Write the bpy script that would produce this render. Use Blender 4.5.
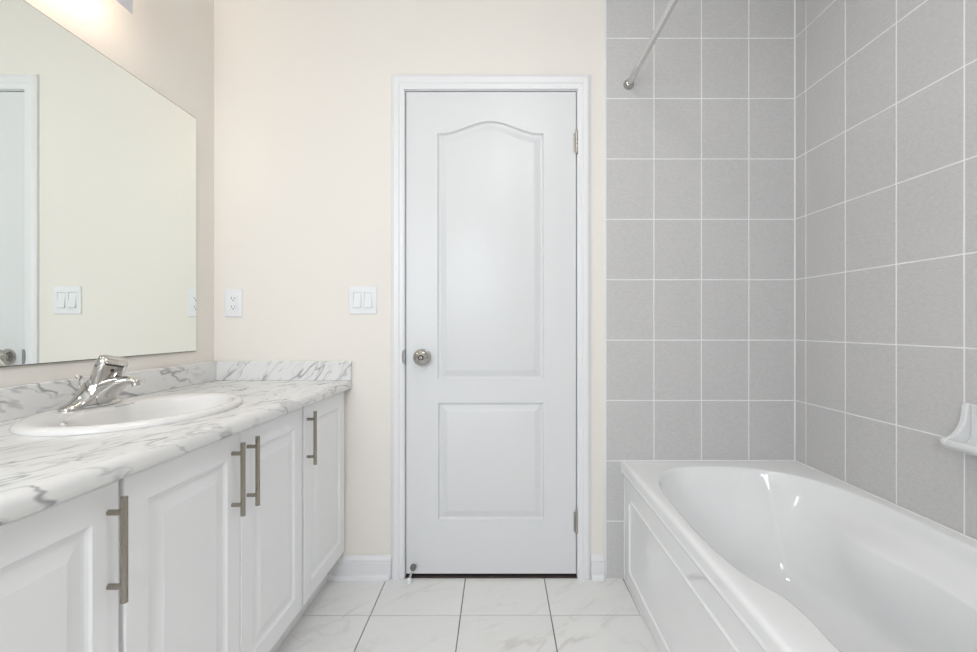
import bpy, bmesh, math, random
from mathutils import Vector, Matrix
random.seed(7)
S = bpy.context.scene
for o in list(bpy.data.objects):
    bpy.data.objects.remove(o)
C = S.collection
PI = math.pi

# ------------------------------------------------------------ camera
cam_d = bpy.data.cameras.new('camera')
cam_d.sensor_width = 36.0
cam_d.lens = 36.0 * 450.0 / 977.0
cam_d.shift_x = -10.5 / 977.0
cam_d.clip_start = 0.02
cam = bpy.data.objects.new('camera', cam_d)
C.objects.link(cam)
cam.location = (0, 0, 1.063)
cam.rotation_euler = (PI / 2, 0, 0)
S.camera = cam

# ------------------------------------------------------------ world, light, exposure
W = bpy.data.worlds.new('world')
S.world = W
W.use_nodes = True
W.node_tree.nodes['Background'].inputs[0].default_value = (0.75, 0.87, 1.0, 1)
W.node_tree.nodes['Background'].inputs[1].default_value = 1.0
S.view_settings.view_transform = 'Standard'
S.view_settings.look = 'None'
S.view_settings.gamma = 1.0
S.view_settings.exposure = 0.36
S.view_settings.use_curve_mapping = False
S.cycles.max_bounces = 10
S.cycles.diffuse_bounces = 6
S.cycles.glossy_bounces = 6
S.cycles.sample_clamp_indirect = 6.0
S.cycles.use_denoising = True

DAY_POWER = 36.0          # added daylight through an unseen window behind the camera
BULB_STRENGTH = 21.0       # warm bulbs of the vanity light
CEIL_STRENGTH = 15.5      # added, unseen ceiling light that fills floor and right wall

wl = bpy.data.lights.new('added_daylight', 'AREA')
wl.shape = 'RECTANGLE'
wl.size = 1.06
wl.size_y = 1.16
wl.energy = DAY_POWER
wl.color = (0.85, 0.92, 1.0)
wlo = bpy.data.objects.new('added_daylight', wl)
C.objects.link(wlo)
wlo.location = (-0.5, -1.34, 1.55)
wlo.rotation_euler = (PI / 2, 0, 0)     # faces +y, into the room

# ------------------------------------------------------------ helpers
def wloc(o):
    v = Vector((0, 0, 0))
    while o is not None:
        v += o.location
        o = o.parent
    return v

def obj(name, bm, mat, parent=None, smooth=None, bevel=0.0, segs=2, loc=None, subsurf=0):
    """bmesh in world coordinates -> one mesh object (origin at loc, or at its parent)"""
    bmesh.ops.remove_doubles(bm, verts=bm.verts, dist=1e-6)
    bmesh.ops.recalc_face_normals(bm, faces=bm.faces)
    base = wloc(parent) if parent else Vector(loc or (0, 0, 0))
    off = Vector(loc) if (loc and parent) else base
    bmesh.ops.translate(bm, verts=bm.verts, vec=-off)
    me = bpy.data.meshes.new(name)
    bm.to_mesh(me)
    bm.free()
    for m in (mat if isinstance(mat, (list, tuple)) else [mat]):
        me.materials.append(m)
    if smooth is not None:
        for p in me.polygons:
            p.use_smooth = True
        me.set_sharp_from_angle(angle=math.radians(smooth))
    o = bpy.data.objects.new(name, me)
    C.objects.link(o)
    if parent:
        o.parent = parent
        o.location = off - base
    else:
        o.location = off
    if subsurf:
        s = o.modifiers.new('subsurf', 'SUBSURF')
        s.levels = s.render_levels = subsurf
    if bevel:
        b = o.modifiers.new('bevel', 'BEVEL')
        b.width = bevel
        b.segments = segs
        b.limit_method = 'ANGLE'
        b.angle_limit = math.radians(35)
        b.harden_normals = False
        if smooth is None:
            for p in me.polygons:
                p.use_smooth = True
            me.set_sharp_from_angle(angle=math.radians(50))
    return o

def tag(o, label=None, cat=None, group=None, kind=None):
    if label: o['label'] = label
    if cat: o['category'] = cat
    if group: o['group'] = group
    if kind: o['kind'] = kind
    return o

def thing(name, label, cat, loc, group=None, kind=None):
    o = bpy.data.objects.new(name, None)
    o.empty_display_size = 0.05
    C.objects.link(o)
    o.location = loc
    return tag(o, label, cat, group, kind)

def box(bm, x0, x1, y0, y1, z0, z1, mi=0):
    vs = [bm.verts.new((x, y, z)) for x in (x0, x1) for y in (y0, y1) for z in (z0, z1)]
    for f in ((0, 1, 3, 2), (4, 6, 7, 5), (0, 4, 5, 1), (2, 3, 7, 6), (0, 2, 6, 4), (1, 5, 7, 3)):
        bm.faces.new([vs[i] for i in f]).material_index = mi
    return vs

def loft(bm, loops, closed=True, cap0=False, cap1=False, mi=0):
    """loops: list of lists of points of equal length"""
    rings = [[bm.verts.new(p) for p in L] for L in loops]
    n = len(rings[0])
    for a, b in zip(rings[:-1], rings[1:]):
        for i in range(n if closed else n - 1):
            j = (i + 1) % n
            try:
                bm.faces.new((a[i], a[j], b[j], b[i])).material_index = mi
            except ValueError:
                pass
    if cap0: bm.faces.new(rings[0][::-1]).material_index = mi
    if cap1: bm.faces.new(rings[-1]).material_index = mi
    return rings

def frame_of(d):
    d = Vector(d).normalized()
    up = Vector((0, 0, 1)) if abs(d.z) < 0.95 else Vector((0, 1, 0))
    u = up.cross(d).normalized()
    return u, d.cross(u).normalized(), d

def cyl(bm, a, b, r, r2=None, n=24, mi=0):
    a, b = Vector(a), Vector(b)
    u, v, d = frame_of(b - a)
    r2 = r if r2 is None else r2
    L = [[p + u * (rr * math.cos(t)) + v * (rr * math.sin(t)) for t in [2 * PI * i / n for i in range(n)]]
         for p, rr in ((a, r), (b, r2))]
    loft(bm, L, True, True, True, mi)

def lathe(bm, a, d, prof, n=32, mi=0):
    """prof: list of (distance along d, radius) from point a"""
    a = Vector(a)
    u, v, d = frame_of(d)
    L = []
    for h, r in prof:
        L.append([a + d * h + u * (max(r, 1e-5) * math.cos(t)) + v * (max(r, 1e-5) * math.sin(t))
                  for t in [2 * PI * i / n for i in range(n)]])
    loft(bm, L, True, True, True, mi)

def tube(bm, pts, r, n=16, mi=0):
    pts = [Vector(p) for p in pts]
    L = []
    for i, p in enumerate(pts):
        d = (pts[min(i + 1, len(pts) - 1)] - pts[max(i - 1, 0)])
        u, v, d = frame_of(d)
        L.append([p + u * (r * math.cos(t)) + v * (r * math.sin(t)) for t in [2 * PI * k / n for k in range(n)]])
    loft(bm, L, True, True, True, mi)

def fill_holes(bm, outer, holes, mi=0):
    """planar face between an outer loop and hole loops (lists of points)"""
    es = []
    for L in [outer] + holes:
        vs = [bm.verts.new(p) for p in L]
        for i in range(len(vs)):
            es.append(bm.edges.new((vs[i], vs[(i + 1) % len(vs)])))
    r = bmesh.ops.triangle_fill(bm, edges=es, use_beauty=True, use_dissolve=False)
    for f in r['geom']:
        if isinstance(f, bmesh.types.BMFace):
            f.material_index = mi

def offset_poly(P, d):
    """inward offset of a CCW polygon of (u, v) points"""
    n = len(P)
    out = []
    for i in range(n):
        a, b, c = P[i - 1], P[i], P[(i + 1) % n]
        e1 = Vector((b[0] - a[0], b[1] - a[1])).normalized()
        e2 = Vector((c[0] - b[0], c[1] - b[1])).normalized()
        n1, n2 = Vector((-e1.y, e1.x)), Vector((-e2.y, e2.x))
        m = n1 + n2
        k = d / max(0.2, (1 + n1.dot(n2)))
        out.append((b[0] + m.x * k, b[1] + m.y * k))
    return out

def panelled(bm, u0, u1, v0, v1, panels, prof, thick, to3, edge=0.0):
    """slab with sunken profiled panels. to3(u, v, w): w = 0 at the face, negative into the slab"""
    outer = [(u0, v0), (u1, v0), (u1, v1), (u0, v1)]
    face = offset_poly(outer, edge) if edge else outer
    off = lambda P, d: P(d) if callable(P) else (offset_poly(P, d) if d else P)
    fill_holes(bm, [to3(u, v, 0) for u, v in face], [[to3(u, v, 0) for u, v in off(P, 0)] for P in panels])
    for P in panels:
        loops = [[to3(u, v, w) for u, v in off(P, d)] for d, w in [(0, 0)] + prof]
        loft(bm, loops, True, False, True)
    L = [[to3(u, v, -edge) for u, v in outer], [to3(u, v, -thick) for u, v in outer]]
    if edge:
        L = [[to3(u, v, 0) for u, v in face], [to3(u, v, -edge * 0.3) for u, v in offset_poly(outer, edge * 0.3)]] + L
    loft(bm, L, True, False, True)

def rect(u0, u1, v0, v1, r=0.0, n=4):
    if r <= 0:
        return [(u0, v0), (u1, v0), (u1, v1), (u0, v1)]
    P = []
    for cx, cy, a in ((u1 - r, v0 + r, -PI / 2), (u1 - r, v1 - r, 0), (u0 + r, v1 - r, PI / 2), (u0 + r, v0 + r, PI)):
        for k in range(n + 1):
            t = a + PI / 2 * k / n
            P.append((cx + r * math.cos(t), cy + r * math.sin(t)))
    return P

def catmull(P, per, closed=True):
    out = []
    n = len(P)
    for i in range(n):
        p0, p1, p2, p3 = [Vector(P[(i + k) % n]) for k in (-1, 0, 1, 2)]
        for k in range(per):
            t = k / per
            out.append(0.5 * ((2 * p1) + (p2 - p0) * t + (2 * p0 - 5 * p1 + 4 * p2 - p3) * t * t
                              + (3 * p1 - p0 - 3 * p2 + p3) * t ** 3))
    return out

# ------------------------------------------------------------ materials
def mat(name, col, rough=0.5, metal=0.0, spec=0.5, bump=None, var=0.0, coat=0.0):
    m = bpy.data.materials.new(name)
    m.use_nodes = True
    nt = m.node_tree
    b = nt.nodes['Principled BSDF']
    b.inputs['Base Color'].default_value = (*col, 1)
    b.inputs['Roughness'].default_value = rough
    b.inputs['Metallic'].default_value = metal
    b.inputs['Specular IOR Level'].default_value = spec
    b.inputs['Coat Weight'].default_value = coat
    b.inputs['Coat Roughness'].default_value = 0.05
    if bump or var:
        tc = nt.nodes.new('ShaderNodeTexCoord')
        mp = nt.nodes.new('ShaderNodeMapping')
        nt.links.new(tc.outputs['Object'], mp.inputs[0])
        nz = nt.nodes.new('ShaderNodeTexNoise')
        sc, strength, dist = (bump or (40, 0, 0.001))[:3]
        mp.inputs['Scale'].default_value = bump[3] if bump and len(bump) > 3 else (1, 1, 1)
        nt.links.new(mp.outputs[0], nz.inputs['Vector'])
        nz.inputs['Scale'].default_value = sc
        nz.inputs['Detail'].default_value = 4
        if bump:
            bp = nt.nodes.new('ShaderNodeBump')
            bp.inputs['Strength'].default_value = strength
            bp.inputs['Distance'].default_value = dist
            nt.links.new(nz.outputs['Fac'], bp.inputs['Height'])
            nt.links.new(bp.outputs[0], b.inputs['Normal'])
        if var:
            rp = nt.nodes.new('ShaderNodeMapRange')
            rp.inputs['To Min'].default_value = 1 - var
            rp.inputs['To Max'].default_value = 1 + var
            nt.links.new(nz.outputs['Fac'], rp.inputs['Value'])
            mx = nt.nodes.new('ShaderNodeVectorMath')
            mx.operation = 'SCALE'
            mx.inputs[0].default_value = col
            nt.links.new(rp.outputs[0], mx.inputs['Scale'])
            nt.links.new(mx.outputs[0], b.inputs['Base Color'])
    return m

def emit_mat(name, col, strength):
    m = bpy.data.materials.new(name)
    m.use_nodes = True
    b = m.node_tree.nodes['Principled BSDF']
    b.inputs['Base Color'].default_value = (0.9, 0.88, 0.84, 1)
    b.inputs['Emission Color'].default_value = (*col, 1)
    b.inputs['Emission Strength'].default_value = strength
    return m

def vein_mat(name, base, vein, n, freq, along, width, amount, rough, vein2=None, seed=0.0, warp=0.35, cloud=0.0, m0=0.42):
    """stone with thin veins lying in planes across direction n"""
    m = bpy.data.materials.new(name)
    m.use_nodes = True
    nt = m.node_tree
    N = nt.nodes.new
    L = nt.links.new
    b = nt.nodes['Principled BSDF']
    b.inputs['Roughness'].default_value = rough
    tc = N('ShaderNodeTexCoord')
    nh = Vector(n).normalized()
    t1 = nh.cross(Vector((0.3, 0.2, 1))).normalized()
    t2 = nh.cross(t1).normalized()
    comb = N('ShaderNodeCombineXYZ')
    for i, (v, f) in enumerate(((nh, freq), (t1, along), (t2, along))):
        d = N('ShaderNodeVectorMath')
        d.operation = 'DOT_PRODUCT'
        L(tc.outputs['Object'], d.inputs[0])
        d.inputs[1].default_value = v * f
        a = N('ShaderNodeMath')
        a.operation = 'ADD'
        a.inputs[1].default_value = seed + i * 3.7
        L(d.outputs['Value'], a.inputs[0])
        L(a.outputs[0], comb.inputs[i])
    wz = N('ShaderNodeTexNoise')
    wz.inputs['Scale'].default_value = 1.7
    wz.inputs['Detail'].default_value = 5
    L(comb.outputs[0], wz.inputs['Vector'])
    sub = N('ShaderNodeVectorMath')
    sub.operation = 'SUBTRACT'
    L(wz.outputs['Color'], sub.inputs[0])
    sub.inputs[1].default_value = (0.5, 0.5, 0.5)
    scl = N('ShaderNodeVectorMath')
    scl.operation = 'SCALE'
    scl.inputs['Scale'].default_value = warp
    L(sub.outputs[0], scl.inputs[0])
    add = N('ShaderNodeVectorMath')
    add.operation = 'ADD'
    L(comb.outputs[0], add.inputs[0])
    L(scl.outputs[0], add.inputs[1])
    fac = None
    for k, (sc, wd, am) in enumerate(((1.0, width, amount), (2.3, width * 1.6, amount * 0.55))):
        nz = N('ShaderNodeTexNoise')
        nz.inputs['Scale'].default_value = sc
        nz.inputs['Detail'].default_value = 3
        nz.inputs['Roughness'].default_value = 0.55
        L(add.outputs[0], nz.inputs['Vector'])
        s = N('ShaderNodeMath'); s.operation = 'SUBTRACT'; s.inputs[1].default_value = 0.5
        L(nz.outputs['Fac'], s.inputs[0])
        ab = N('ShaderNodeMath'); ab.operation = 'ABSOLUTE'
        L(s.outputs[0], ab.inputs[0])
        mr = N('ShaderNodeMapRange')
        mr.interpolation_type = 'SMOOTHSTEP'
        mr.inputs['From Min'].default_value = 0.0
        mr.inputs['From Max'].default_value = wd
        mr.inputs['To Min'].default_value = am
        mr.inputs['To Max'].default_value = 0.0
        L(ab.outputs[0], mr.inputs['Value'])
        # veins come and go
        mk = N('ShaderNodeTexNoise')
        mk.inputs['Scale'].default_value = 2.2 + k
        mk.inputs['Detail'].default_value = 2
        L(comb.outputs[0], mk.inputs['Vector'])
        mm = N('ShaderNodeMapRange')
        mm.interpolation_type = 'SMOOTHSTEP'
        mm.inputs['From Min'].default_value = m0
        mm.inputs['From Max'].default_value = m0 + 0.24
        L(mk.outputs['Fac'], mm.inputs['Value'])
        mu = N('ShaderNodeMath'); mu.operation = 'MULTIPLY'
        L(mr.outputs[0], mu.inputs[0]); L(mm.outputs[0], mu.inputs[1])
        if fac is None:
            fac = mu.outputs[0]
        else:
            mxm = N('ShaderNodeMath'); mxm.operation = 'MAXIMUM'
            L(fac, mxm.inputs[0]); L(mu.outputs[0], mxm.inputs[1])
            fac = mxm.outputs[0]
    if cloud:
        cn = N('ShaderNodeTexNoise')
        cn.inputs['Scale'].default_value = 0.8
        cn.inputs['Detail'].default_value = 4
        L(add.outputs[0], cn.inputs['Vector'])
        cr = N('ShaderNodeMapRange')
        cr.interpolation_type = 'SMOOTHSTEP'
        cr.inputs['From Min'].default_value = 0.5
        cr.inputs['From Max'].default_value = 0.75
        cr.inputs['To Max'].default_value = cloud
        L(cn.outputs['Fac'], cr.inputs['Value'])
        ad = N('ShaderNodeMath'); ad.operation = 'ADD'; ad.use_clamp = True
        L(fac, ad.inputs[0]); L(cr.outputs[0], ad.inputs[1])
        fac = ad.outputs[0]
    mix = N('ShaderNodeMix')
    mix.data_type = 'RGBA'
    mix.inputs[6].default_value = (*base, 1)
    mix.inputs[7].default_value = (*vein, 1)
    L(fac, mix.inputs[0])
    L(mix.outputs[2], b.inputs['Base Color'])
    return m

M = {}
M['paint'] = mat('cream_wall_paint', (0.84, 0.80, 0.745), 0.55, spec=0.3, bump=(220, 0.08, 0.001))
M['ceiling'] = mat('ceiling_paint', (0.82, 0.80, 0.77), 0.8, spec=0.2, bump=(150, 0.1, 0.001))
M['trim'] = mat('white_trim_paint', (0.82, 0.82, 0.83), 0.35, bump=(60, 0.03, 0.001))
M['door'] = mat('white_door_paint', (0.745, 0.75, 0.755), 0.38, bump=(60, 0.12, 0.0012, (2.2, 2.2, 0.12)))
M['foil'] = mat('white_cabinet_foil', (0.88, 0.88, 0.885), 0.33, bump=(30, 0.02, 0.001))
M['tile'] = mat('grey_linen_tile', (0.585, 0.575, 0.572), 0.36, bump=(110, 0.4, 0.0012, (0.7, 0.7, 4)), var=0.20)
M['grout'] = mat('white_grout', (0.88, 0.88, 0.87), 0.7, bump=(300, 0.1, 0.001))
M['floor_grout'] = mat('dark_floor_grout', (0.16, 0.155, 0.15), 0.8, bump=(300, 0.1, 0.001))
M['floor_tile'] = vein_mat('pale_floor_tile', (0.83, 0.825, 0.81), (0.47, 0.42, 0.37), (0.75, -1.0, 0.0), 3.4, 1.1, 0.016, 0.32, 0.22, seed=2.3, warp=0.5, cloud=0.12)
M['marble'] = vein_mat('grey_veined_laminate', (0.80, 0.795, 0.785), (0.20, 0.20, 0.22), (1.0, -0.22, -0.8), 11.0, 2.6, 0.024, 0.72, 0.22, seed=8.4, warp=0.4, cloud=0.20, m0=0.37)
M['porcelain'] = mat('white_porcelain', (0.80, 0.785, 0.765), 0.12, coat=0.3, bump=(12, 0.01, 0.001))
M['acrylic'] = mat('white_tub_acrylic', (0.865, 0.868, 0.87), 0.055, coat=0.4, bump=(5, 0.015, 0.002))
M['caulk'] = mat('white_caulk', (0.85, 0.85, 0.84), 0.5, bump=(60, 0.1, 0.001))
M['ceramic'] = mat('white_glazed_ceramic', (0.74, 0.745, 0.75), 0.18, coat=0.3, bump=(30, 0.02, 0.001))
M['chrome'] = mat('chrome', (0.60, 0.59, 0.575), 0.06, metal=1.0, bump=(20, 0.01, 0.001))
M['knob'] = mat('satin_nickel', (0.50, 0.48, 0.45), 0.14, metal=1.0, bump=(30, 0.02, 0.001))
M['rod'] = mat('satin_rod_metal', (0.70, 0.70, 0.69), 0.20, metal=1.0, bump=(80, 0.02, 0.001, (1, 0.1, 1)))
M['nickel'] = mat('brushed_nickel', (0.36, 0.33, 0.285), 0.20, metal=1.0, bump=(400, 0.02, 0.0003, (1, 1, 0.05)))
M['hinge'] = mat('worn_hinge_metal', (0.46, 0.44, 0.42), 0.35, metal=1.0, bump=(90, 0.1, 0.001))
M['mirror'] = mat('mirror_glass', (0.91, 0.945, 0.915), 0.0, metal=1.0, bump=(1.2, 0.002, 0.001))
M['mirror_edge'] = mat('dark_mirror_edge', (0.14, 0.13, 0.12), 0.3, metal=0.6, bump=(60, 0.05, 0.001))
M['plastic'] = mat('white_switch_plastic', (0.83, 0.835, 0.85), 0.3, bump=(50, 0.02, 0.001))
M['strike'] = mat('dull_strike_metal', (0.30, 0.30, 0.31), 0.45, metal=0.4, bump=(90, 0.1, 0.001))
M['slot_and_shade'] = mat('dark_slot_and_shade', (0.03, 0.03, 0.03), 0.6, bump=(50, 0.02, 0.001))  # also serves as painted shade under the faucet lever lip
M['rubber'] = mat('grey_rubber', (0.20, 0.195, 0.185), 0.7, bump=(80, 0.1, 0.001))
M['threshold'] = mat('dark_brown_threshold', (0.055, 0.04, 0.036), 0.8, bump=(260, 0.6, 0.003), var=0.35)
M['mark'] = mat('grey_printed_mark', (0.35, 0.35, 0.36), 0.4, bump=(50, 0.02, 0.001))
M['plate'] = mat('light_fixture_plate', (0.66, 0.64, 0.68), 0.3, metal=0.0, bump=(60, 0.02, 0.001))
M['bulb'] = emit_mat('lit_warm_bulb', (1.0, 0.80, 0.57), BULB_STRENGTH)
M['ceil_glass'] = emit_mat('added_light_opal_glass', (1.0, 0.98, 0.96), CEIL_STRENGTH)
g = bpy.data.materials.new('added_window_glass')
g.use_nodes = True
nt = g.node_tree
nt.nodes.clear()
out = nt.nodes.new('ShaderNodeOutputMaterial')
mx = nt.nodes.new('ShaderNodeMixShader')
tr = nt.nodes.new('ShaderNodeBsdfTransparent')
gl = nt.nodes.new('ShaderNodeBsdfGlossy')
gl.inputs['Roughness'].default_value = 0.02
mx.inputs[0].default_value = 0.06
nt.links.new(tr.outputs[0], mx.inputs[1])
nt.links.new(gl.outputs[0], mx.inputs[2])
nt.links.new(mx.outputs[0], out.inputs[0])
M['glass'] = g

# ------------------------------------------------------------ the setting
YB = 1.90            # painted back wall
XL = -1.203          # left wall
XR0 = 1.2445          # right tiled wall at the back corner
YF = -1.20           # wall behind the camera
ZC = 2.47
def xr(y): return XR0 + 0.02 * (YB - y)

DX0, DX1, DZ0, DZ1 = -0.392, 0.325, 0.0166, 2.052    # door slab
bm = bmesh.new()
box(bm, -1.42, 1.48, YF - 0.2, YB + 0.30, -0.1, -0.006)
o = obj('floor', bm, M['floor_grout'])
tag(o, 'pale veined floor tiles with thin dark grout lines', 'floor', kind='structure')
bm = bmesh.new()
T = 0.332
gx0 = -0.1415
yrow = 1.655
for i in range(-5, 6):
    for j in range(-9, 2):
        x0, x1 = gx0 + i * T, gx0 + (i + 1) * T
        y0, y1 = yrow + j * T, yrow + (j + 1) * T
        x0, x1, y0, y1 = max(x0, XL), min(x1, 1.36), max(y0, YF), min(y1, YB)
        if x1 - x0 < 0.02 or y1 - y0 < 0.02: continue
        w, wy = 0.0017, 0.0026
        e = 0.0012
        L = [[(x0 + w + k, y0 + wy + k, z), (x1 - w - k, y0 + wy + k, z), (x1 - w - k, y1 - wy - k, z), (x0 + w + k, y1 - wy - k, z)]
             for k, z in ((0, -0.006), (0, -0.0012), (e, 0.0))]
        loft(bm, L, True, True, True)
obj('floor_tiles', bm, M['floor_tile'], o)

bm = bmesh.new()
box(bm, -1.42, 1.48, YF - 0.2, YB + 0.3, ZC, ZC + 0.1)
tag(obj('ceiling', bm, M['ceiling']), 'plain white ceiling above the bathroom', 'ceiling', kind='structure')
bm = bmesh.new()
box(bm, XL - 0.12, XL, YF - 0.15, YB + 0.3, 0, ZC)
tag(obj('wall_left', bm, M['paint']), 'cream painted wall behind the vanity and mirror', 'wall', kind='structure')
# back wall with the door opening
bm = bmesh.new()
JX0, JX1, JZ = DX0 - 0.004, DX1 + 0.004, DZ1 + 0.004
OX0, OX1, OZ = JX0 - 0.02, JX1 + 0.02, JZ + 0.02
box(bm, XL, OX0, YB, YB + 0.12, 0, ZC)
box(bm, OX1, 1.48, YB, YB + 0.12, 0, ZC)
box(bm, OX0, OX1, YB, YB + 0.12, OZ, ZC)
wb = obj('wall_back', bm, M['paint'])
tag(wb, 'cream painted wall around the white door, tiled above the bathtub', 'wall', kind='structure')
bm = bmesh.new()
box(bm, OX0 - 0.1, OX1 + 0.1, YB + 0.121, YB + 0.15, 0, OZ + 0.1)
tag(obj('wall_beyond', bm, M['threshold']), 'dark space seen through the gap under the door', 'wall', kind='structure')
# right wall (slightly out of square, as in the photo)
bm = bmesh.new()
def quad_prism(bm, P, z0, z1):
    loft(bm, [[(x, y, z0) for x, y in P], [(x, y, z1) for x, y in P]], True, True, True)
quad_prism(bm, [(xr(YB + .0) + .009, YB + .0), (xr(YF) + .009, YF - 0.15), (xr(YF) + .14, YF - 0.15), (xr(YB) + .14, YB)], 0, ZC)
wr = obj('wall_right', bm, M['paint'])
tag(wr, 'grey tiled wall along the right side of the bathtub', 'wall', kind='structure')
# wall behind the camera with a window added to let in daylight
WX0, WX1, WZ0, WZ1 = -1.0, 0.0, 1.0, 2.1
bm = bmesh.new()
box(bm, XL, WX0, YF - 0.12, YF, 0, ZC)
box(bm, WX1, 1.45, YF - 0.12, YF, 0, ZC)
box(bm, WX0, WX1, YF - 0.12, YF, 0, WZ0)
box(bm, WX0, WX1, YF - 0.12, YF, WZ1, ZC)
tag(obj('wall_front', bm, M['paint']), 'cream painted wall behind the camera, with an added window', 'wall', kind='structure')
bm = bmesh.new()
fw = 0.05
for a in ((WX0, WX0 + fw, WZ0, WZ1), (WX1 - fw, WX1, WZ0, WZ1), (WX0 + fw, WX1 - fw, WZ0, WZ0 + fw),
          (WX0 + fw, WX1 - fw, WZ1 - fw, WZ1), (WX0 + fw, WX1 - fw, 1.53, 1.57)):
    box(bm, a[0], a[1], YF - 0.08, YF - 0.02, a[2], a[3])
wn = obj('added_window_1', bm, M['trim'])
tag(wn, 'unseen white framed window added in the wall behind the camera', 'window', kind='structure')
bm = bmesh.new()
box(bm, WX0 + fw, WX1 - fw, YF - 0.052, YF - 0.048, WZ0 + fw, WZ1 - fw)
obj('pane', bm, M['glass'], wn)

# wall tiles: real tiles standing a little proud of their grout
ZT = [1.004 + 0.254 * k for k in range(-4, 6)]
def tiles(bm, us, zs, place, gap=0.0042, depth=0.007):
    """place(u, z, d): d = 0 tile face, d < 0 into the wall"""
    e = 0.0009
    for a, b in zip(us[:-1], us[1:]):
        for c, d in zip(zs[:-1], zs[1:]):
            h = gap / 2
            if b - a < 2 * gap or d - c < 2 * gap: continue
            L = []
            for k, w in ((0, -depth), (0, -0.001), (e, 0)):
                L.append([place(u, z, w) for u, z in ((a + h + k, c + h + k), (b - h - k, c + h + k),
                                                      (b - h - k, d - h - k), (a + h + k, d - h - k))])
            loft(bm, L, True, False, True, 1)
def zrows(z0, z1):
    return [z0] + [z for z in ZT if z0 + 0.01 < z < z1 - 0.01] + [z1]
TD = 0.008
XT0 = 0.4495
bm = bmesh.new()
box(bm, XT0, XR0 + 0.012, YB - TD + 0.0012, YB, 0, ZC)
tiles(bm, [XT0, 0.6517, 0.8514, 1.0511, XR0 + 0.002], zrows(0.0, ZC), lambda u, z, d: (u, YB - TD - d, z))
obj('tile_cladding', bm, [M['grout'], M['tile']], wb)
bm = bmesh.new()
quad_prism(bm, [(xr(YB) + .0012, YB), (xr(-0.1) + .0012, -0.1), (xr(-0.1) + .01, -0.1), (xr(YB) + .01, YB)], 0, ZC)
ys = [YB - TD] + [1.828 - 0.2035 * k for k in range(0, 10)]
ys = sorted(ys)
tiles(bm, ys, zrows(0.0, ZC), lambda u, z, d: (xr(u) - d, u, z))
obj('tile_cladding', bm, [M['grout'], M['tile']], wr)
bm = bmesh.new()
box(bm, XT0 - 0.007, XT0 + 0.0005, YB - TD - 0.0012, YB, 0.0, ZC)
tag(obj('trim_1', bm, M['caulk'], bevel=0.002), 'thin white edge strip where the grey back wall tiles end', 'tile trim', kind='structure')

bm = bmesh.new()
tube(bm, [(XR0 - 0.002, YB - TD - 0.0025, 0.0), (XR0 - 0.002, YB - TD - 0.0025, ZC)], 0.0032, 10)
tag(obj('trim_4', bm, M['caulk'], smooth=60), 'thin white caulk line in the corner between the two tiled walls', 'caulk line', kind='structure')

# door casing and jamb
bm = bmesh.new()
CW = 0.053
prof = [(0.0, 0.0), (0.0, 0.009), (0.006, 0.012), (0.018, 0.0125), (0.022, 0.0165), (0.039, 0.0185), (0.045, 0.016), (CW, 0.010), (CW, 0.0)]
def casing_loop(o, d):
    a, b, t = JX0 - o - 0.003, JX1 + o + 0.003, JZ + o * 1.17 + 0.003
    return [(a, YB - d, 0.0), (a, YB - d, t), (b, YB - d, t), (b, YB - d, 0.0)]
loft(bm, [casing_loop(o_, d_) for o_, d_ in prof], False)
o = obj('trim_2', bm, M['trim'], smooth=25)
tag(o, 'white moulded casing around the closed door', 'door trim', kind='structure')
bm = bmesh.new()
box(bm, OX0, JX0, YB - 0.0005, YB + 0.12, 0, JZ)
box(bm, JX1, OX1, YB - 0.0005, YB + 0.12, 0, JZ)
box(bm, OX0, OX1, YB - 0.0005, YB + 0.12, JZ, OZ)
box(bm, JX0, JX0 + 0.012, YB + 0.045, YB + 0.09, 0, JZ)
box(bm, JX1 - 0.012, JX1, YB + 0.045, YB + 0.09, 0, JZ)
obj('jamb', bm, M['trim'], o)
bm = bmesh.new()
zc_ = 0.934
P = [(0.0025, -0.031), (0.0025, 0.031), (-0.005, 0.029), (-0.0095, 0.022), (-0.011, 0.012), (-0.0115, 0.0), (-0.011, -0.012), (-0.0095, -0.022), (-0.005, -0.029)]
loft(bm, [[(JX0 + u, YB - d, zc_ + v) for u, v in P] for d in (0.004, 0.0145)], True, True, True)
s = obj('strike_plate', bm, M['strike'], o, smooth=40)
s['label'] = 'grey metal strike plate'
bm = bmesh.new()
box(bm, JX0, JX1, YB - 0.004, YB + 0.115, 0.0, 0.006)
tag(obj('trim_3', bm, M['threshold']), 'dark brown threshold strip under the door', 'threshold', kind='structure')

# door slab: arched upper panel, square lower panel
door = thing('door_1', 'closed white moulded two-panel door with arched upper panel', 'door', ((DX0 + DX1) / 2, YB + 0.003, DZ0), kind='structure')
bm = bmesh.new()
def px(x): return (x - 499) / 237.0
def pz(y): return 1.063 - (y - 326) / 237.0
pl, pr = px(437.3), px(543.8)
def up(d):
    """outline of the arched panel, moved inwards by d"""
    a, b, v0, v1 = pl + d, pr - d, pz(379.5) + d, pz(133.0) - d
    P = [(a, v0), (b, v0)]
    for i in range(41):
        t = i / 40
        s_ = abs(2 * t - 1)
        P.append((b + (a - b) * t, v1 + (0.5 + 0.5 * math.cos(PI * min(1, s_ / 0.94))) * 0.052))
    return P
low = rect(px(438.0), px(543.8), pz(520.5), pz(402.8))
dprof = [(0.003, -0.0085), (0.007, -0.0120), (0.012, -0.0122), (0.035, -0.0022), (0.040, -0.0010)]
YD = YB + 0.002
panelled(bm, DX0, DX1, DZ0, DZ1, [up, low], dprof, 0.035, lambda u, v, w: (u, YD - w, v))
ds = obj('slab', bm, M['door'], door, smooth=18)
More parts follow.
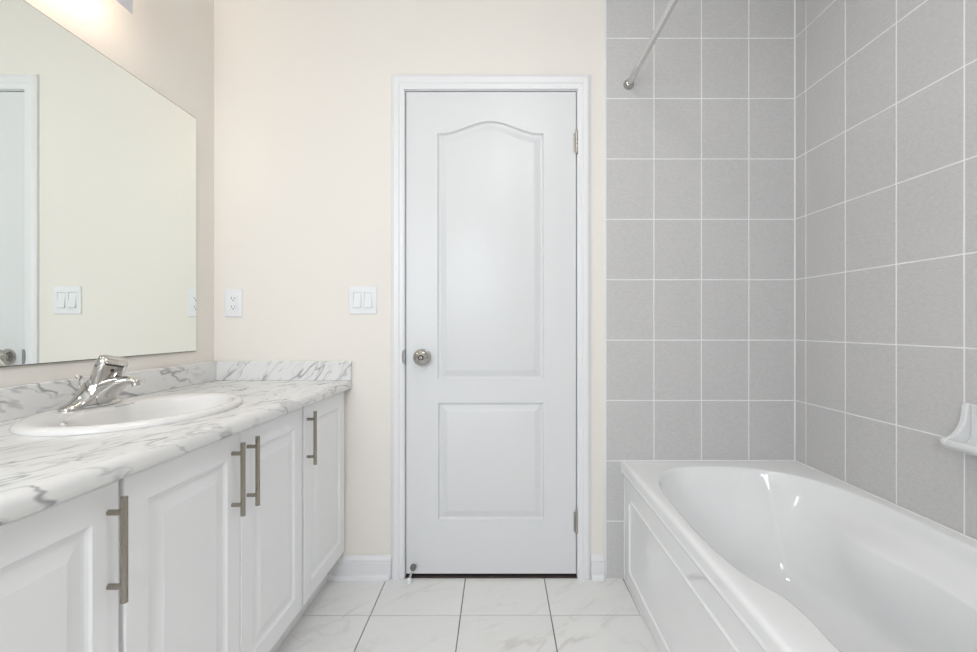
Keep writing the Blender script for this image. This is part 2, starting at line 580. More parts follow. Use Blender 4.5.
# knob
kx, kz = px(423.2), pz(356.8)
bm = bmesh.new()
lathe(bm, (kx, YD, kz), (0, -1, 0), [(0, 0.033), (0.004, 0.0335), (0.008, 0.031), (0.011, 0.016), (0.022, 0.0145), (0.027, 0.021), (0.032, 0.0295),
      (0.040, 0.0345), (0.048, 0.0345), (0.055, 0.030), (0.060, 0.021), (0.0625, 0.013), (0.061, 0.0128)], 44)
kn = obj('door_knob', bm, M['knob'], door, smooth=40)
kn['label'] = 'round chrome door knob with a lock button'
bm = bmesh.new()
lathe(bm, (kx, YD - 0.0605, kz), (0, -1, 0), [(0, 0.0115), (0.0006, 0.0115)], 24)
obj('knob_face', bm, M['slot_and_shade'], kn)
bm = bmesh.new()
lathe(bm, (kx, YD - 0.0605, kz), (0, -1, 0), [(0, 0.007), (0.003, 0.007), (0.004, 0.006)], 20)
obj('lock_button', bm, M['chrome'], kn, smooth=40)
def hinge(zc):
    bm = bmesh.new()
    x, y = DX1 + 0.002, YD - 0.007
    for k in range(5):
        z0 = zc - 0.042 + k * 0.0168
        cyl(bm, (x, y, z0 + 0.0006), (x, y, z0 + 0.0162), 0.0062, n=16)
    lathe(bm, (x, y, zc + 0.042), (0, 0, 1), [(0, 0.0062), (0.006, 0.005), (0.010, 0.0058), (0.016, 0.002)], 16)
    lathe(bm, (x, y, zc - 0.042), (0, 0, -1), [(0, 0.0062), (0.004, 0.005), (0.007, 0.003)], 16)
    box(bm, x - 0.012, x - 0.0005, YD - 0.001, YD + 0.004, zc - 0.042, zc + 0.042)
    h = obj('hinge', bm, M['hinge'], door, smooth=40)
    h['label'] = 'small metal hinge with a knuckled barrel'
hinge(pz(142.5))
hinge(pz(522))

# baseboards
def baseboard(name, x0, x1, label, shoe):
    bm = bmesh.new()
    P = [(0.0, 0.0), (0.0135, 0.0), (0.0135, 0.066), (0.0105, 0.068), (0.0105, 0.071), (0.0125, 0.074), (0.0115, 0.082), (0.006, 0.090), (0.004, 0.0975), (0.0, 0.0975)]
    loft(bm, [[(x, YB - d, z) for d, z in P] for x in (x0, x1)], True, True, True)
    o = obj(name, bm, M['trim'], smooth=25)
    tag(o, label, 'baseboard', kind='structure')
    bm = bmesh.new()
    Q = [(0.0135, 0.0)] + [(0.0135 + 0.012 * math.cos(t), 0.021 * math.sin(t)) for t in [PI / 2 * k / 6 for k in range(7)]]
    loft(bm, [[(x, YB - d, z) for d, z in Q] for x in (x0, x1 - shoe)], True, True, True)
    obj('shoe_moulding', bm, M['trim'], o, smooth=40)
baseboard('baseboard_left', -0.735, JX0 - CW - 0.005, 'short white baseboard between the vanity and the door casing', 0.006)
baseboard('baseboard_right', JX1 + CW + 0.005, XT0 - 0.008, 'very short white baseboard between the door casing and grey tiles', 0.002)

# ------------------------------------------------------------ vanity cabinets
ZTOP = 0.835
SL = 0.026
def xf(y): return -0.619 - SL * (YB - y)          # front edge of the worktop
def shear(bm):
    for v in bm.verts:
        v.co.x -= SL * (YB - v.co.y)
XD = -0.645        # door face at y = YB (then sheared)
CT = 0.797         # underside of worktop
HZ = 0.681
def cab_door(root, y0, y1, yh, dz=0.0):
    bm = bmesh.new()
    z0, z1 = 0.122, CT - 0.006
    ps = [rect(y0 + 0.052, y1 - 0.052, z0 + 0.058, z1 - 0.058)]
    prof = [(0.003, -0.0040), (0.007, -0.0072), (0.011, -0.0078), (0.015, -0.0074), (0.040, -0.0014), (0.0415, -0.0008)]
    panelled(bm, y0, y1, z0, z1, ps, prof, 0.015, lambda u, v, w: (XD + w, u, v), edge=0.0035)
    shear(bm)
    d = obj('door', bm, M['foil'], root, smooth=9)
    bm = bmesh.new()
    xb = XD + 0.027
    cyl(bm, (xb, yh, HZ + dz - 0.091), (xb, yh, HZ + dz + 0.091), 0.0057, n=24)
    for s in (-0.064, 0.064):
        cyl(bm, (XD - 0.002, yh, HZ + dz + s), (xb, yh, HZ + dz + s), 0.0050, n=18)
    shear(bm)
    h = obj('handle', bm, M['nickel'], d, smooth=40)
    h['label'] = 'brushed nickel bar handle on two posts'
def cabinet(label, y0, y1, doors, group):
    root = thing('vanity_cabinet', label, 'cabinet', (-0.93, (y0 + y1) / 2, 0.0), group)
    bm = bmesh.new()
    xb, xa = XL + 0.05, XD - 0.0155
    t = 0.016
    g = 0.0008
    zc = CT - 0.001
    for a in (y0 + g, y1 - t - g):
        box(bm, xb, xa, a, a + t, 0.118, zc)
        box(bm, xb, XD - 0.072 - t, a, a + t, 0.0, 0.118)
    box(bm, xb, xb + 0.006, y0 + t, y1 - t, 0.118, zc)
    box(bm, xb, xa, y0 + t, y1 - t, 0.118, 0.134)
    box(bm, xa - t, xa, y0 + t, y1 - t, zc - 0.05, zc)          # top rail
    box(bm, xa - t, xa, y0 + t, y1 - t, 0.134, 0.16)
    for a in (y0 + t, y1 - t - 0.025):
        box(bm, xa - t, xa, a, a + 0.025, 0.16, zc - 0.05)      # stiles
    shear(bm)
    obj('carcass', bm, M['foil'], root)
    bm = bmesh.new()
    box(bm, XD - 0.072 - t, XD - 0.072, y0 + g, y1 - g, 0.0, 0.118)
    shear(bm)
    obj('toe_kick', bm, M['foil'], root)
    for d in doors: cab_door(root, *d)
    return root
cabinet('white single-door cabinet with its bar handle, nearest the camera', 0.44, 0.804, [(0.449, 0.799, 0.777, -0.004)], 'white vanity cabinets')
cabinet('white double-door cabinet under the sink with two bar handles side by side', 0.804, 1.508, [(0.810, 1.1555, 1.122), (1.1585, 1.500, 1.187)], 'white vanity cabinets')
cabinet('white single-door cabinet at the far end of the vanity by the back wall', 1.508, 1.895, [(1.515, 1.882, 1.536)], 'white vanity cabinets')

# ------------------------------------------------------------ worktop with splashes
SX, SY, SA, SB = -0.942, 1.196, 0.269, 0.212      # sink centre, half length (y), half width (x)
wt = thing('vanity_countertop', 'white countertop with grey marble veins and a rounded front edge on the vanity', 'countertop', (-0.93, 1.165, ZTOP))
NE = 96
def ell(cx, cy, a, b, z, n=NE):
    return [(cx + b * math.cos(2 * PI * i / n), cy + a * math.sin(2 * PI * i / n), z) for i in range(n)]
bm = bmesh.new()
Y0, Y1 = 0.425, YB - 0.001
xbk = XL + 0.001
fp = [(-0.024, 0.0)] + [(-0.018 + 0.018 * math.sin(t), -0.018 + 0.018 * math.cos(t)) for t in [PI / 2 * k / 7 for k in range(1, 8)]] + \
     [(0.0, -0.024)] + [(-0.012 + 0.012 * math.cos(t), -0.026 - 0.012 * math.sin(t)) for t in [PI / 2 * k / 5 for k in range(1, 6)]] + [(-0.03, -0.038)]
ra, rb = SA - 0.022, SB - 0.022
hole_t = ell(SX, SY, ra, rb, ZTOP)
hole_b = ell(SX, SY, ra, rb, ZTOP - 0.038)
def outer_at(o_, z): return [(xf(Y0) + o_, Y0, z), (xf(Y1) + o_, Y1, z), (xbk, Y1, z), (xbk, Y0, z)]
fill_holes(bm, outer_at(-0.024, ZTOP), [hole_t])
fill_holes(bm, outer_at(-0.03, ZTOP - 0.038), [hole_b])
loft(bm, [hole_t, hole_b])
loft(bm, [[(xf(y) + o_, y, ZTOP + dz) for o_, dz in fp] for y in (Y0, Y1)], False)
for y in (Y0, Y1):
    L = [(xf(y) + o_, y, ZTOP + dz) for o_, dz in fp] + [(xbk, y, ZTOP - 0.038), (xbk, y, ZTOP)]
    bm.faces.new([bm.verts.new(p) for p in L])
loft(bm, [[(xbk, Y0, ZTOP), (xbk, Y1, ZTOP)], [(xbk, Y0, ZTOP - 0.038), (xbk, Y1, ZTOP - 0.038)]], False)
obj('worktop', bm, M['marble'], wt, smooth=30, loc=(0, 0, 0))
bm = bmesh.new()
box(bm, xbk, xbk + 0.02, Y0, Y1, ZTOP - 0.0005, 0.916)
obj('backsplash', bm, M['marble'], wt, bevel=0.003, loc=(0, 0, 0))
bm = bmesh.new()
box(bm, xbk + 0.02, -0.6195, Y1 - 0.02, Y1, ZTOP - 0.0005, 0.916)
obj('backsplash', bm, M['marble'], wt, bevel=0.003, loc=(0, 0, 0))

# ------------------------------------------------------------ sink and faucet
sk = thing('sink', 'white oval drop-in sink set into the marbled countertop', 'sink', (SX, SY, ZTOP))
bm = bmesh.new()
ox = 0.043                                          # bowl sits forward, leaving a faucet deck
loops = [(0, SA - 0.001, SB - 0.001, 0.0003), (0, SA, SB, 0.003), (0, SA - 0.003, SB - 0.003, 0.010), (0.001, SA - 0.010, SB - 0.010, 0.0145), (0.004, SA - 0.022, SB - 0.020, 0.0150),
         (ox - 0.004, 0.222, 0.146, 0.0135), (ox, 0.214, 0.140, 0.010), (ox, 0.208, 0.134, 0.002), (ox - 0.002, 0.199, 0.127, -0.02), (ox - 0.004, 0.186, 0.117, -0.055),
         (ox - 0.008, 0.16, 0.10, -0.09), (ox - 0.012, 0.12, 0.075, -0.115), (ox - 0.015, 0.07, 0.048, -0.129), (ox - 0.016, 0.028, 0.028, -0.134), (ox - 0.016, 0.02, 0.02, -0.137)]
loft(bm, [ell(SX + dx, SY, a, b, ZTOP + dz) for dx, a, b, dz in loops], True, False, True)
obj('basin', bm, M['porcelain'], sk, smooth=60)
bm = bmesh.new()
lathe(bm, (SX + ox - 0.016, SY, ZTOP - 0.1355), (0, 0, 1), [(0, 0.022), (0.003, 0.022), (0.004, 0.019), (0.0015, 0.015), (0.004, 0.013), (0.006, 0.006)], 28)
obj('drain', bm, M['chrome'], sk, smooth=40)
# faint maker's mark printed on the sink rim (too small to read in the photo)
bm = bmesh.new()
mkx, mky = SX + 0.043 - 0.137, SY + 0.03
def on_bowl(yy, dz):  # on the bowl's rear inner wall, facing the room
    return (0, 0, 0)
zz = ZTOP + 0.0156
mx0 = -1.010
for k, (a, b) in enumerate(((-0.032, -0.024), (-0.022, -0.012), (-0.009, 0.004), (0.007, 0.013), (0.016, 0.030))):
    pts = [(mx0 + 0.003 * math.sin(9 * t + k), SY + 0.02 + a + (b - a) * t, zz - 0.0006) for t in [i / 8 for i in range(9)]]
    tube(bm, pts, 0.0009, 6)
mk = obj('maker_mark', bm, M['mark'], sk)
mk['label'] = 'tiny grey printed mark'

FX, FY, FZ = -1.092, 1.205, ZTOP + 0.0150
fc = thing('faucet', 'chrome single-lever faucet at the back of the oval sink', 'faucet', (FX, FY, FZ))
def sect(c, du, dv, hu, hv, n=32, p=2.6):
    """superellipse section at c in directions du, dv"""
    c, du, dv = Vector(c), Vector(du).normalized(), Vector(dv).normalized()
    out = []
    for i in range(n):
        t = 2 * PI * i / n
        a, b = math.cos(t), math.sin(t)
        out.append(c + du * (hu * math.copysign(abs(a) ** (2 / p), a)) + dv * (hv * math.copysign(abs(b) ** (2 / p), b)))
    return out
bm = bmesh.new()
L = []
for z, dx, hx, hy, p in ((0.0, 0.002, 0.032, 0.086, 2.4), (0.005, 0.002, 0.032, 0.086, 2.4), (0.008, 0.002, 0.030, 0.082, 2.4), (0.014, 0.004, 0.032, 0.062, 2.4),
                         (0.024, 0.008, 0.035, 0.048, 2.3), (0.036, 0.012, 0.037, 0.038, 2.3), (0.050, 0.017, 0.036, 0.033, 2.2),
                         (0.062, 0.021, 0.033, 0.030, 2.1), (0.070, 0.024, 0.026, 0.025, 2.1), (0.075, 0.026, 0.012, 0.012, 2)):
    L.append(sect((FX + dx, FY, FZ + z), (1, 0, 0), (0, 1, 0), hx, hy, 36, p))
loft(bm, L, True, True, True)
fb = obj('body', bm, M['chrome'], fc, smooth=50)
bm = bmesh.new()
L = []
for t, x, z, hz, hy in ((0, 0.010, 0.033, 0.031, 0.031), (.2, 0.034, 0.038, 0.034, 0.030), (.4, 0.056, 0.050, 0.026, 0.028), (.6, 0.080, 0.064, 0.0155, 0.025),
                        (.8, 0.105, 0.070, 0.0105, 0.022), (.92, 0.122, 0.069, 0.008, 0.019), (1, 0.133, 0.067, 0.006, 0.015), (1.03, 0.137, 0.066, 0.002, 0.008)):
    L.append(sect((FX + x, FY, FZ + z), (-0.25, 0, 1), (0, 1, 0), hz, hy, 28, 2.4))
loft(bm, L, True, True, True)
cyl(bm, (FX + 0.119, FY, FZ + 0.064), (FX + 0.121, FY, FZ + 0.053), 0.0105, 0.0095, 20)
obj('spout', bm, M['chrome'], fc, smooth=50)
bm = bmesh.new()
hd = Vector((math.cos(0.55), -math.sin(0.55), 0))          # the lever is turned a little towards the room
wd = Vector((math.sin(0.55), math.cos(0.55), 0))
ax = (Vector((0.50, -0.04, 0.87))).normalized()
fx_ = (hd - ax * hd.dot(ax)).normalized()
wd = ax.cross(fx_).normalized()
L = []
b0 = Vector((FX + 0.026, FY, FZ + 0.056))
for h, w, t in ((0.0, 0.026, 0.024), (0.012, 0.028, 0.0245), (0.03, 0.030, 0.024), (0.05, 0.032, 0.022), (0.070, 0.033, 0.0195), (0.079, 0.032, 0.017), (0.083, 0.026, 0.011)):
    L.append(sect(b0 + ax * h, wd, fx_, w, t, 32, 3.0))
loft(bm, L, True, True, True)
# flat finger lip at the top of the lever
L = []
for k, w, t in ((-0.006, 0.022, 0.0035), (0.008, 0.026, 0.0045), (0.022, 0.025, 0.0035), (0.027, 0.020, 0.0015)):
    L.append(sect(b0 + ax * 0.077 + fx_ * k, wd, ax, w, t, 24, 3.0))
loft(bm, L, True, True, True)
lv = obj('lever', bm, M['chrome'], fc, smooth=50)
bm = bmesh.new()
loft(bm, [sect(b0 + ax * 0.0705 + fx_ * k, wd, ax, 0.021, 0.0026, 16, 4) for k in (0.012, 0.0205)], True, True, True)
obj('lip_shade_band', bm, M['slot_and_shade'], lv)  # dark band standing in for the shadow beneath the finger lip
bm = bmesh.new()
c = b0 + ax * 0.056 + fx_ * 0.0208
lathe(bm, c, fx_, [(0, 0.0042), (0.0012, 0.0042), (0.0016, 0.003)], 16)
ib = obj('index_button', bm, M['slot_and_shade'], lv, smooth=40)
bm = bmesh.new()
cyl(bm, (FX - 0.021, FY - 0.012, FZ + 0.005), (FX - 0.021, FY - 0.012, FZ + 0.075), 0.0025, n=12)
lathe(bm, (FX - 0.021, FY - 0.012, FZ + 0.070), (0, 0, 1), [(0, 0.003), (0.003, 0.0065), (0.010, 0.0075), (0.013, 0.005)], 16)
obj('lift_rod', bm, M['chrome'], fc, smooth=40)

# ------------------------------------------------------------ mirror
mr = thing('wall_mirror', 'large frameless mirror on the left wall above the countertop', 'mirror', (XL, 1.165, 0.965))
bm = bmesh.new()
MY0, MY1, MZ0, MZ1 = 0.543, 1.778, 0.966, 1.882
box(bm, XL + 0.001, XL + 0.0045, MY0 - 0.0012, MY1 + 0.0012, MZ0 - 0.0012, MZ1 + 0.0028)
obj('backing', bm, M['mirror_edge'], mr)
bm = bmesh.new()
box(bm, XL + 0.0045, XL + 0.0065, MY0, MY1, MZ0, MZ1)
obj('glass', bm, M['mirror'], mr)
bm = bmesh.new()
box(bm, XL + 0.0003, XL + 0.0075, MY0, MY1, MZ0 - 0.0024, MZ0 - 0.0013)
ch = obj('bottom_channel', bm, M['mirror_edge'], mr)

# ------------------------------------------------------------ vanity light
vl = thing('vanity_light', 'long bathroom light bar on the wall above the mirror, mostly out of view', 'light fixture', (XL, 1.165, 2.14))
VY0, VY1 = 0.925, 1.3666
bm = bmesh.new()
box(bm, XL + 0.0005, XL + 0.020, VY0 + 0.02, VY1 - 0.02, 2.05, 2.165)
obj('backplate', bm, M['plate'], vl, bevel=0.004)
bm = bmesh.new()
box(bm, XL + 0.0885, XL + 0.0915, VY0, VY1, 2.0105, 2.165)
sh = obj('front_shield', bm, M['plate'], vl, bevel=0.001)
for y in (VY0 + 0.07, VY1 - 0.07):
    bm = bmesh.new()
    cyl(bm, (XL + 0.018, y, 2.155), (XL + 0.089, y, 2.155), 0.005, n=14)
    obj('bracket', bm, M['plate'], vl, smooth=40)
for y in (1.01, 1.145, 1.28):
    bm = bmesh.new()
    lathe(bm, (XL + 0.0195, y, 2.125), (0.5, 0, -0.86), [(0, 0.015), (0.006, 0.0155), (0.012, 0.014), (0.022, 0.013)], 24)
    so = obj('socket', bm, M['plate'], vl, smooth=40)
    bm = bmesh.new()
    bmesh.ops.create_uvsphere(bm, u_segments=20, v_segments=12, radius=0.028, matrix=Matrix.Translation((XL + 0.052, y, 2.082)))
    bu = obj('bulb', bm, M['bulb'], so, smooth=60)
    bu['label'] = 'lit round warm bulb'

# ------------------------------------------------------------ added ceiling light (out of view, brightens floor and right wall)
cl = thing('added_ceiling_light', 'added round opal ceiling light above the camera, out of view', 'light fixture', (0.10, 0.70, ZC))
bm = bmesh.new()
lathe(bm, (0.10, 0.70, ZC), (0, 0, -1), [(0, 0.19), (0.02, 0.19), (0.024, 0.18)], 40)
obj('base', bm, M['plate'], cl, smooth=40)
bm = bmesh.new()
lathe(bm, (0.10, 0.70, ZC - 0.022), (0, 0, -1), [(0, 0.172), (0.02, 0.168), (0.045, 0.14), (0.062, 0.09), (0.07, 0.02)], 40)
obj('shade', bm, M['ceil_glass'], cl, smooth=60)

# ------------------------------------------------------------ switch and outlet
swx, swz = px(363), pz(300.2)
sw = thing('light_switch', 'white double rocker light switch on the wall left of the door', 'light switch', (swx, YB, swz))
def frame_plate(bm, cx, cz, w, h, holes, d=0.0065):
    o3 = lambda u, v, y: (cx + u, YB - y, cz + v)
    R = rect(-w / 2, w / 2, -h / 2, h / 2, 0.004, 4)
    R2 = offset_poly(R, 0.003)
    fill_holes(bm, [o3(u, v, d) for u, v in R2], [[o3(u, v, d) for u, v in Hh] for Hh in holes])
    loft(bm, [[o3(u, v, 0.0003) for u, v in R], [o3(u, v, d - 0.002) for u, v in R], [o3(u, v, d) for u, v in R2]])
    for Hh in holes:
        loft(bm, [[o3(u, v, d) for u, v in Hh], [o3(u, v, 0.001) for u, v in Hh]], True, False, True)
bm = bmesh.new()
hs = [rect(c - 0.0168, c + 0.0168, -0.0335, 0.0335) for c in (-0.023, 0.023)]
frame_plate(bm, swx, swz, 0.117, 0.117, hs)
obj('cover_plate', bm, M['plastic'], sw, smooth=30)
for c in (-0.023, 0.023):
    bm = bmesh.new()
    P = [(0.001, 0.0322), (0.0048, 0.0322), (0.0075, 0.0), (0.0115, -0.0318), (0.001, -0.0318)]
    loft(bm, [[(swx + c + s, YB - d, swz + z) for d, z in P] for s in (-0.0155, 0.0155)], True, True, True)
    obj('rocker', bm, M['plastic'], sw, bevel=0.0008)
oux, ouz = px(234), pz(303)
ou = thing('power_outlet', 'white wall outlet above the end of the countertop', 'outlet', (oux, YB, ouz))
bm = bmesh.new()
frame_plate(bm, oux, ouz, 0.072, 0.117, [rect(-0.0168, 0.0168, -0.0335, 0.0335)])
obj('cover_plate', bm, M['plastic'], ou, smooth=30)
bm = bmesh.new()
box(bm, oux - 0.016, oux + 0.016, YB - 0.0075, YB - 0.001, ouz - 0.0328, ouz + 0.0328)
rc = obj('receptacle', bm, M['plastic'], ou, bevel=0.0008)
bm = bmesh.new()
for zc_ in (0.018, -0.018):
    box(bm, oux - 0.0075, oux - 0.0055, YB - 0.0078, YB - 0.0068, ouz + zc_ - 0.002, ouz + zc_ + 0.007)
    box(bm, oux + 0.0055, oux + 0.0075, YB - 0.0078, YB - 0.0068, ouz + zc_ - 0.001, ouz + zc_ + 0.006)
    cyl(bm, (oux, YB - 0.0078, ouz + zc_ - 0.007), (oux, YB - 0.0068, ouz + zc_ - 0.007), 0.0026, n=14)
obj('slots', bm, M['slot_and_shade'], rc)
bm = bmesh.new()
for s in (-0.0045, 0.0045):
    box(bm, oux - 0.006, oux + 0.006, YB - 0.0086, YB - 0.007, ouz + s - 0.0032, ouz + s + 0.0032)
obj('test_buttons', bm, M['plastic'], rc, bevel=0.0005)

# ------------------------------------------------------------ door stop
dsx, dsy = -0.371, YB - 0.036
st = thing('door_stop', 'small door stop with a grey round pad at the foot of the door', 'door stop', (dsx, dsy, 0.0))
bm = bmesh.new()
lathe(bm, (dsx, dsy, 0.0), (0, 0, 1), [(0, 0.0115), (0.008, 0.0115), (0.016, 0.009), (0.020, 0.004)], 20)
obj('foot', bm, M['plastic'], st, smooth=50)
bm = bmesh.new()
cyl(bm, (dsx, dsy, 0.014), (dsx + 0.012, dsy, 0.052), 0.0042, n=14)
obj('stem', bm, M['rod'], st, smooth=40)
bm = bmesh.new()
lathe(bm, (dsx + 0.015, dsy + 0.008, 0.062), (0, -1, 0), [(0, 0.0125), (0.012, 0.0125), (0.015, 0.011), (0.015, 0.006), (0.012, 0.005)], 24)
obj('pad', bm, M['rubber'], st, smooth=40)

# ------------------------------------------------------------ bathtub
tub = thing('bathtub', 'white glossy acrylic bathtub with a panelled front along the tiled wall', 'bathtub', (0.88, 1.13, 0.0))
TY0, TY1, TZ = 0.37, YB - TD - 0.001, 0.498
def xl(y): return 0.5165 - 0.014 * (YB - y)
def xrr(y): return xr(y) - 0.001
cp = [(.80, 1.803), (.92, 1.800), (1.03, 1.768), (1.12, 1.695), (1.178, 1.58), (1.205, 1.42), (1.207, 1.25), (1.20, 1.1), (1.195, .9), (1.195, .7), (1.17, .55), (1.06, .47), (.9, .45),
      (.74, .465), (.64, .54), (.603, .67), (.600, .79), (.606, .87), (.602, .935), (.582, .985), (.564, 1.035), (.552, 1.12), (.549, 1.22), (.551, 1.34), (.557, 1.45), (.569, 1.56), (.593, 1.66), (.64, 1.735), (.71, 1.785)]
op = catmull([(x, y, 0) for x, y in cp], 10)
op = [(p.x, p.y) for p in op][::-1]      # make it run counter clockwise
area = sum(op[i - 1][0] * op[i][1] - op[i][0] * op[i - 1][1] for i in range(len(op)))
if area < 0: op = op[::-1]
NT = len(op)
bcx, bcy = 0.865, 1.08
def sstep(a, b, x):
    t = max(0, min(1, (x - a) / (b - a)))
    return t * t * (3 - 2 * t)
bottom = []
for x, y in op:       # outline of the tub floor, an oblong inside the opening
    dx, dy = x - bcx, y - bcy
    a = math.atan2(dy / 0.70, dx / 0.34)
    ca, sa = math.cos(a), math.sin(a)
    p = 3.2
    bottom.append((0.868 + 0.205 * math.copysign(abs(ca) ** (2 / p), ca), 1.04 + 0.445 * math.copysign(abs(sa) ** (2 / p), sa)))
def ring(k, z):
    """k = 0 at the opening, 1 at the floor outline"""
    out = []
    for (x, y), (bx_, by_) in zip(op, bottom):
        xx, yy = x + (bx_ - x) * k, y + (by_ - y) * k
        # arm-rest ledge along both long sides
        side = sstep(0.35, 0.95, abs(x - 0.875) / 0.32) * sstep(1.72, 1.27, yy) * sstep(0.48, 0.6, yy)
        led = (0.056 + 0.045 * sstep(1.15, 1.45, yy)) * side * sstep(0.465, 0.392, z) ** 1.6 * (1 - sstep(0.375, 0.14, z))
        xx -= led if x > 0.875 else 0.0
        # soft upright crease where the rounded end meets the right-hand side
        dc = math.hypot(x - 1.045, y - 1.760)
        gq = 0.010 * math.exp(-(dc / 0.030) ** 2) * sstep(0.485, 0.43, z) * (1 - sstep(0.30, 0.14, z))
        nx_, ny_ = Vector((0.62, 0.78))
        out.append((xx + nx_ * gq, yy + ny_ * gq, z))
    return out
bm = bmesh.new()
def outer_loop(o_, z):
    return [(xl(TY0) + o_, TY0 + o_, z), (xrr(TY0), TY0 + o_, z), (xrr(TY1), TY1, z), (xl(TY1) + o_, TY1, z)]
R0 = offset_poly(op, -0.012)
fill_holes(bm, outer_loop(0.013, TZ), [[(x, y, TZ) for x, y in R0]])
loops = [[(x, y, TZ) for x, y in R0], [(x, y, TZ - 0.0008) for x, y in offset_poly(op, -0.008)], [(x, y, TZ - 0.0035) for x, y in offset_poly(op, -0.003)],
         [(x, y, TZ - 0.009) for x, y in op]]
zs = [0.48, 0.465, 0.45, 0.435, 0.42, 0.41, 0.402, 0.396, 0.392, 0.388, 0.38, 0.365, 0.34, 0.30, 0.26, 0.225, 0.195]
zb = 0.125
for z in zs:
    f = (TZ - 0.009 - z) / (TZ - 0.009 - zb)
    loops.append(ring(0.60 * f ** 1.05, z))
f0 = 0.60 * ((TZ - 0.009 - zs[-1]) / (TZ - 0.009 - zb)) ** 1.05
for t in (0.2, 0.4, 0.6, 0.8, 1.0):
    a = PI / 2 * t
    loops.append(ring(f0 + (1 - f0) * (1 - math.cos(a)) * 1.0, zs[-1] + (zb - zs[-1]) * math.sin(a)))
for k, dz in ((0.25, -0.002), (0.6, -0.004), (0.9, -0.005)):
    loops.append([(x + (0.868 - x) * k, y + (1.04 - y) * k, zb + dz) for x, y in bottom])
loft(bm, loops, True, False, True)
# rounded outer lip and its fascia
lip = [(0.013, TZ), (0.0085, TZ - 0.001), (0.004, TZ - 0.0035), (0.0012, TZ - 0.0075), (0.0, TZ - 0.013), (0.003, TZ - 0.038), (0.0025, TZ - 0.041), (0.0005, TZ - 0.044),
       (0.0, TZ - 0.048), (0.001, TZ - 0.052), (0.005, TZ - 0.056), (0.012, TZ - 0.058), (0.02, TZ - 0.058)]
def lip_path(o_, z):
    return [(xl(TY1) + o_, TY1, z), (xl(TY0) + o_, TY0 + o_, z), (xrr(TY0), TY0 + o_, z)]
loft(bm, [lip_path(o_, z) for o_, z in lip], False)
shell = obj('shell', bm, M['acrylic'], tub, smooth=35)
# front apron with a sunken panel
bm = bmesh.new()
az1 = TZ - 0.0572
def raised(bm, P, prof, to3):
    loft(bm, [[to3(u, v, w) for u, v in offset_poly(P, d)] for d, w in prof], True, False, True)
ta = lambda u, v, w: (xl(u) + 0.0125 - w, u, v)
# plain field under the lip with a rounded bead framing a panel
fo = rect(TY0 + 0.006, TY1 - 0.001, 0.001, az1)
fp_ = rect(TY0 + 0.08, 1.822, 0.060, 0.366, 0.030, 6)
fill_holes(bm, [ta(u, v, 0) for u, v in fo], [[ta(u, v, 0) for u, v in fp_]])
loft(bm, [[ta(u, v, 0) for u, v in fo], [ta(u, v, -0.015) for u, v in fo]], True, False, True)
raised(bm, fp_, [(0.0, 0.0), (0.001, 0.0028), (0.004, 0.0052), (0.0065, 0.0056), (0.009, 0.0046), (0.012, 0.0014), (0.014, -0.001), (0.018, -0.0015)], ta)
obj('apron', bm, M['acrylic'], tub, smooth=40)
bm = bmesh.new()
box(bm, xl(TY0) + 0.04, xrr(TY0), TY0 + 0.008, TY0 + 0.03, 0.001, az1)
obj('end_panel', bm, M['acrylic'], tub, bevel=0.003)
bm = bmesh.new()
tube(bm, [(xl(TY1) + 0.004, TY1 - 0.0033, TZ + 0.0), (xrr(TY1) - 0.004, TY1 - 0.0033, TZ + 0.0)], 0.0035, 10)
tube(bm, [(xrr(TY1) - 0.0033, TY1 - 0.004, TZ), (xrr(TY0) - 0.0033, TY0, TZ)], 0.0035, 10)
tube(bm, [(xl(TY1) - 0.001, TY1 - 0.0033, TZ - 0.004), (xl(TY1) - 0.001, TY1 - 0.0033, TZ - 0.055), (xl(TY1) + 0.0095, TY1 - 0.0033, TZ - 0.062), (xl(TY1) + 0.0095, TY1 - 0.0033, 0.003)], 0.003, 8)
tube(bm, [(xl(TY1) + 0.0095, TY1 - 0.004, 0.0032), (xl(TY0) + 0.0095, TY0 + 0.01, 0.0032)], 0.003, 8)
cb = obj('caulk_bead', bm, M['caulk'], tub, smooth=60)
cb['label'] = 'thin white line of caulk along the wall and floor'
bm = bmesh.new()
lathe(bm, (0.868, 0.74, zb - 0.0045), (0, 0, 1), [(0, 0.032), (0.003, 0.032), (0.004, 0.026), (0.002, 0.022), (0.004, 0.018), (0.005, 0.006)], 28)
obj('drain', bm, M['chrome'], tub, smooth=40)

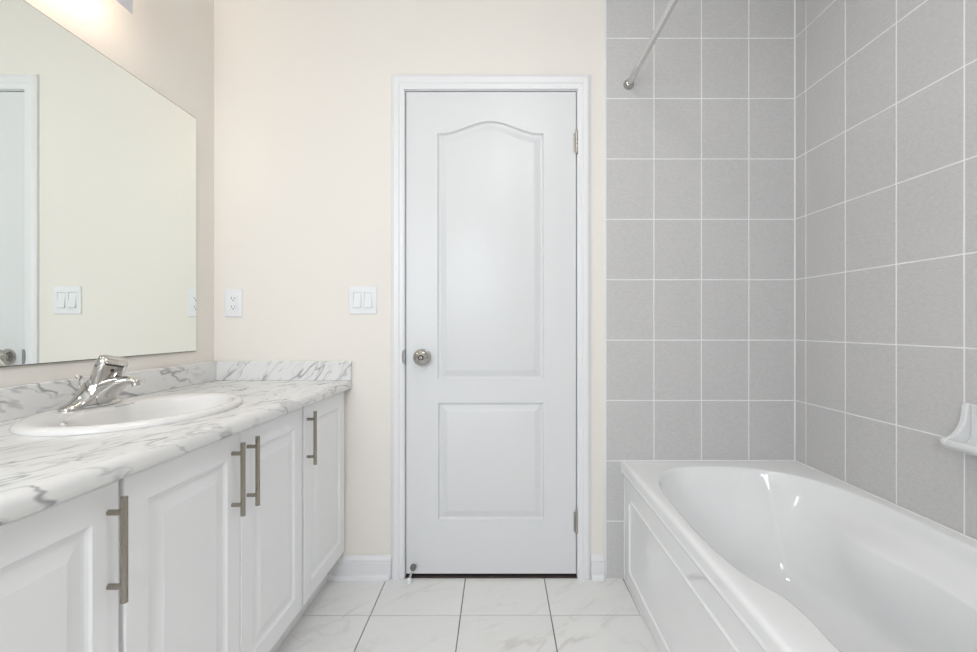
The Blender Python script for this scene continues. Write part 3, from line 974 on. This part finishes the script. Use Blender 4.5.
# ------------------------------------------------------------ shower rod (L-shaped, turning to the right wall out of view)
RX, RZ = 0.5445, 2.077
rd = thing('shower_rod', 'slim metal shower curtain rod fixed to the tiled back wall above the bathtub', 'curtain rod', (RX, YB - TD, RZ))
bm = bmesh.new()
pts = [(RX, YB - TD - 0.006, RZ), (RX, 0.52, RZ)]
for k in range(1, 9):
    t = PI / 2 * k / 8
    pts.append((RX + 0.12 * (1 - math.cos(t)), 0.52 - 0.12 * math.sin(t), RZ))
pts.append((xr(0.4) - 0.006, 0.40, RZ))
tube(bm, pts, 0.0125, 20)
obj('rod', bm, M['rod'], rd, smooth=50)
bm = bmesh.new()
lathe(bm, (RX, YB - TD, RZ), (0, -1, 0), [(0.0003, 0.022), (0.004, 0.022), (0.008, 0.019), (0.022, 0.0165), (0.024, 0.0135)], 32)
obj('flange', bm, M['knob'], rd, smooth=40)
bm = bmesh.new()
lathe(bm, (xr(0.4), 0.40, RZ), (-1, 0, 0), [(0.0003, 0.022), (0.004, 0.022), (0.008, 0.019), (0.022, 0.0165), (0.024, 0.0135)], 32)
obj('flange', bm, M['knob'], rd, smooth=40)

# ------------------------------------------------------------ soap dish
sy0, sy1 = 1.05, 1.207
sdw = lambda y: xr(y) - 0.0005
sd = thing('soap_dish', 'white ceramic soap dish fixed to the tiled wall at the right', 'soap dish', (xr(1.16), 1.16, 0.80))
bm = bmesh.new()
low_ = [(0.0, 0.722), (0.03, 0.726), (0.056, 0.735), (0.070, 0.742), (0.076, 0.749), (0.076, 0.758), (0.072, 0.764)]
side = low_ + [(0.060, 0.768), (0.047, 0.775), (0.035, 0.788), (0.026, 0.806), (0.021, 0.830), (0.019, 0.852), (0.015, 0.858), (0.0, 0.859)]
mid = low_ + [(0.066, 0.763), (0.062, 0.757), (0.042, 0.753), (0.026, 0.755), (0.014, 0.765), (0.010, 0.79), (0.010, 0.845), (0.012, 0.854), (0.012, 0.858), (0.0, 0.859)]
def ext(P, a, b):
    loft(bm, [[(sdw(y) - p, y, z) for p, z in P] for y in (a, b)], True, True, True)
ext(side, sy0, sy0 + 0.016)
ext(side, sy1 - 0.016, sy1)
ext(mid, sy0 + 0.0155, sy1 - 0.0155)
obj('dish', bm, M['ceramic'], sd, bevel=0.004, segs=3)
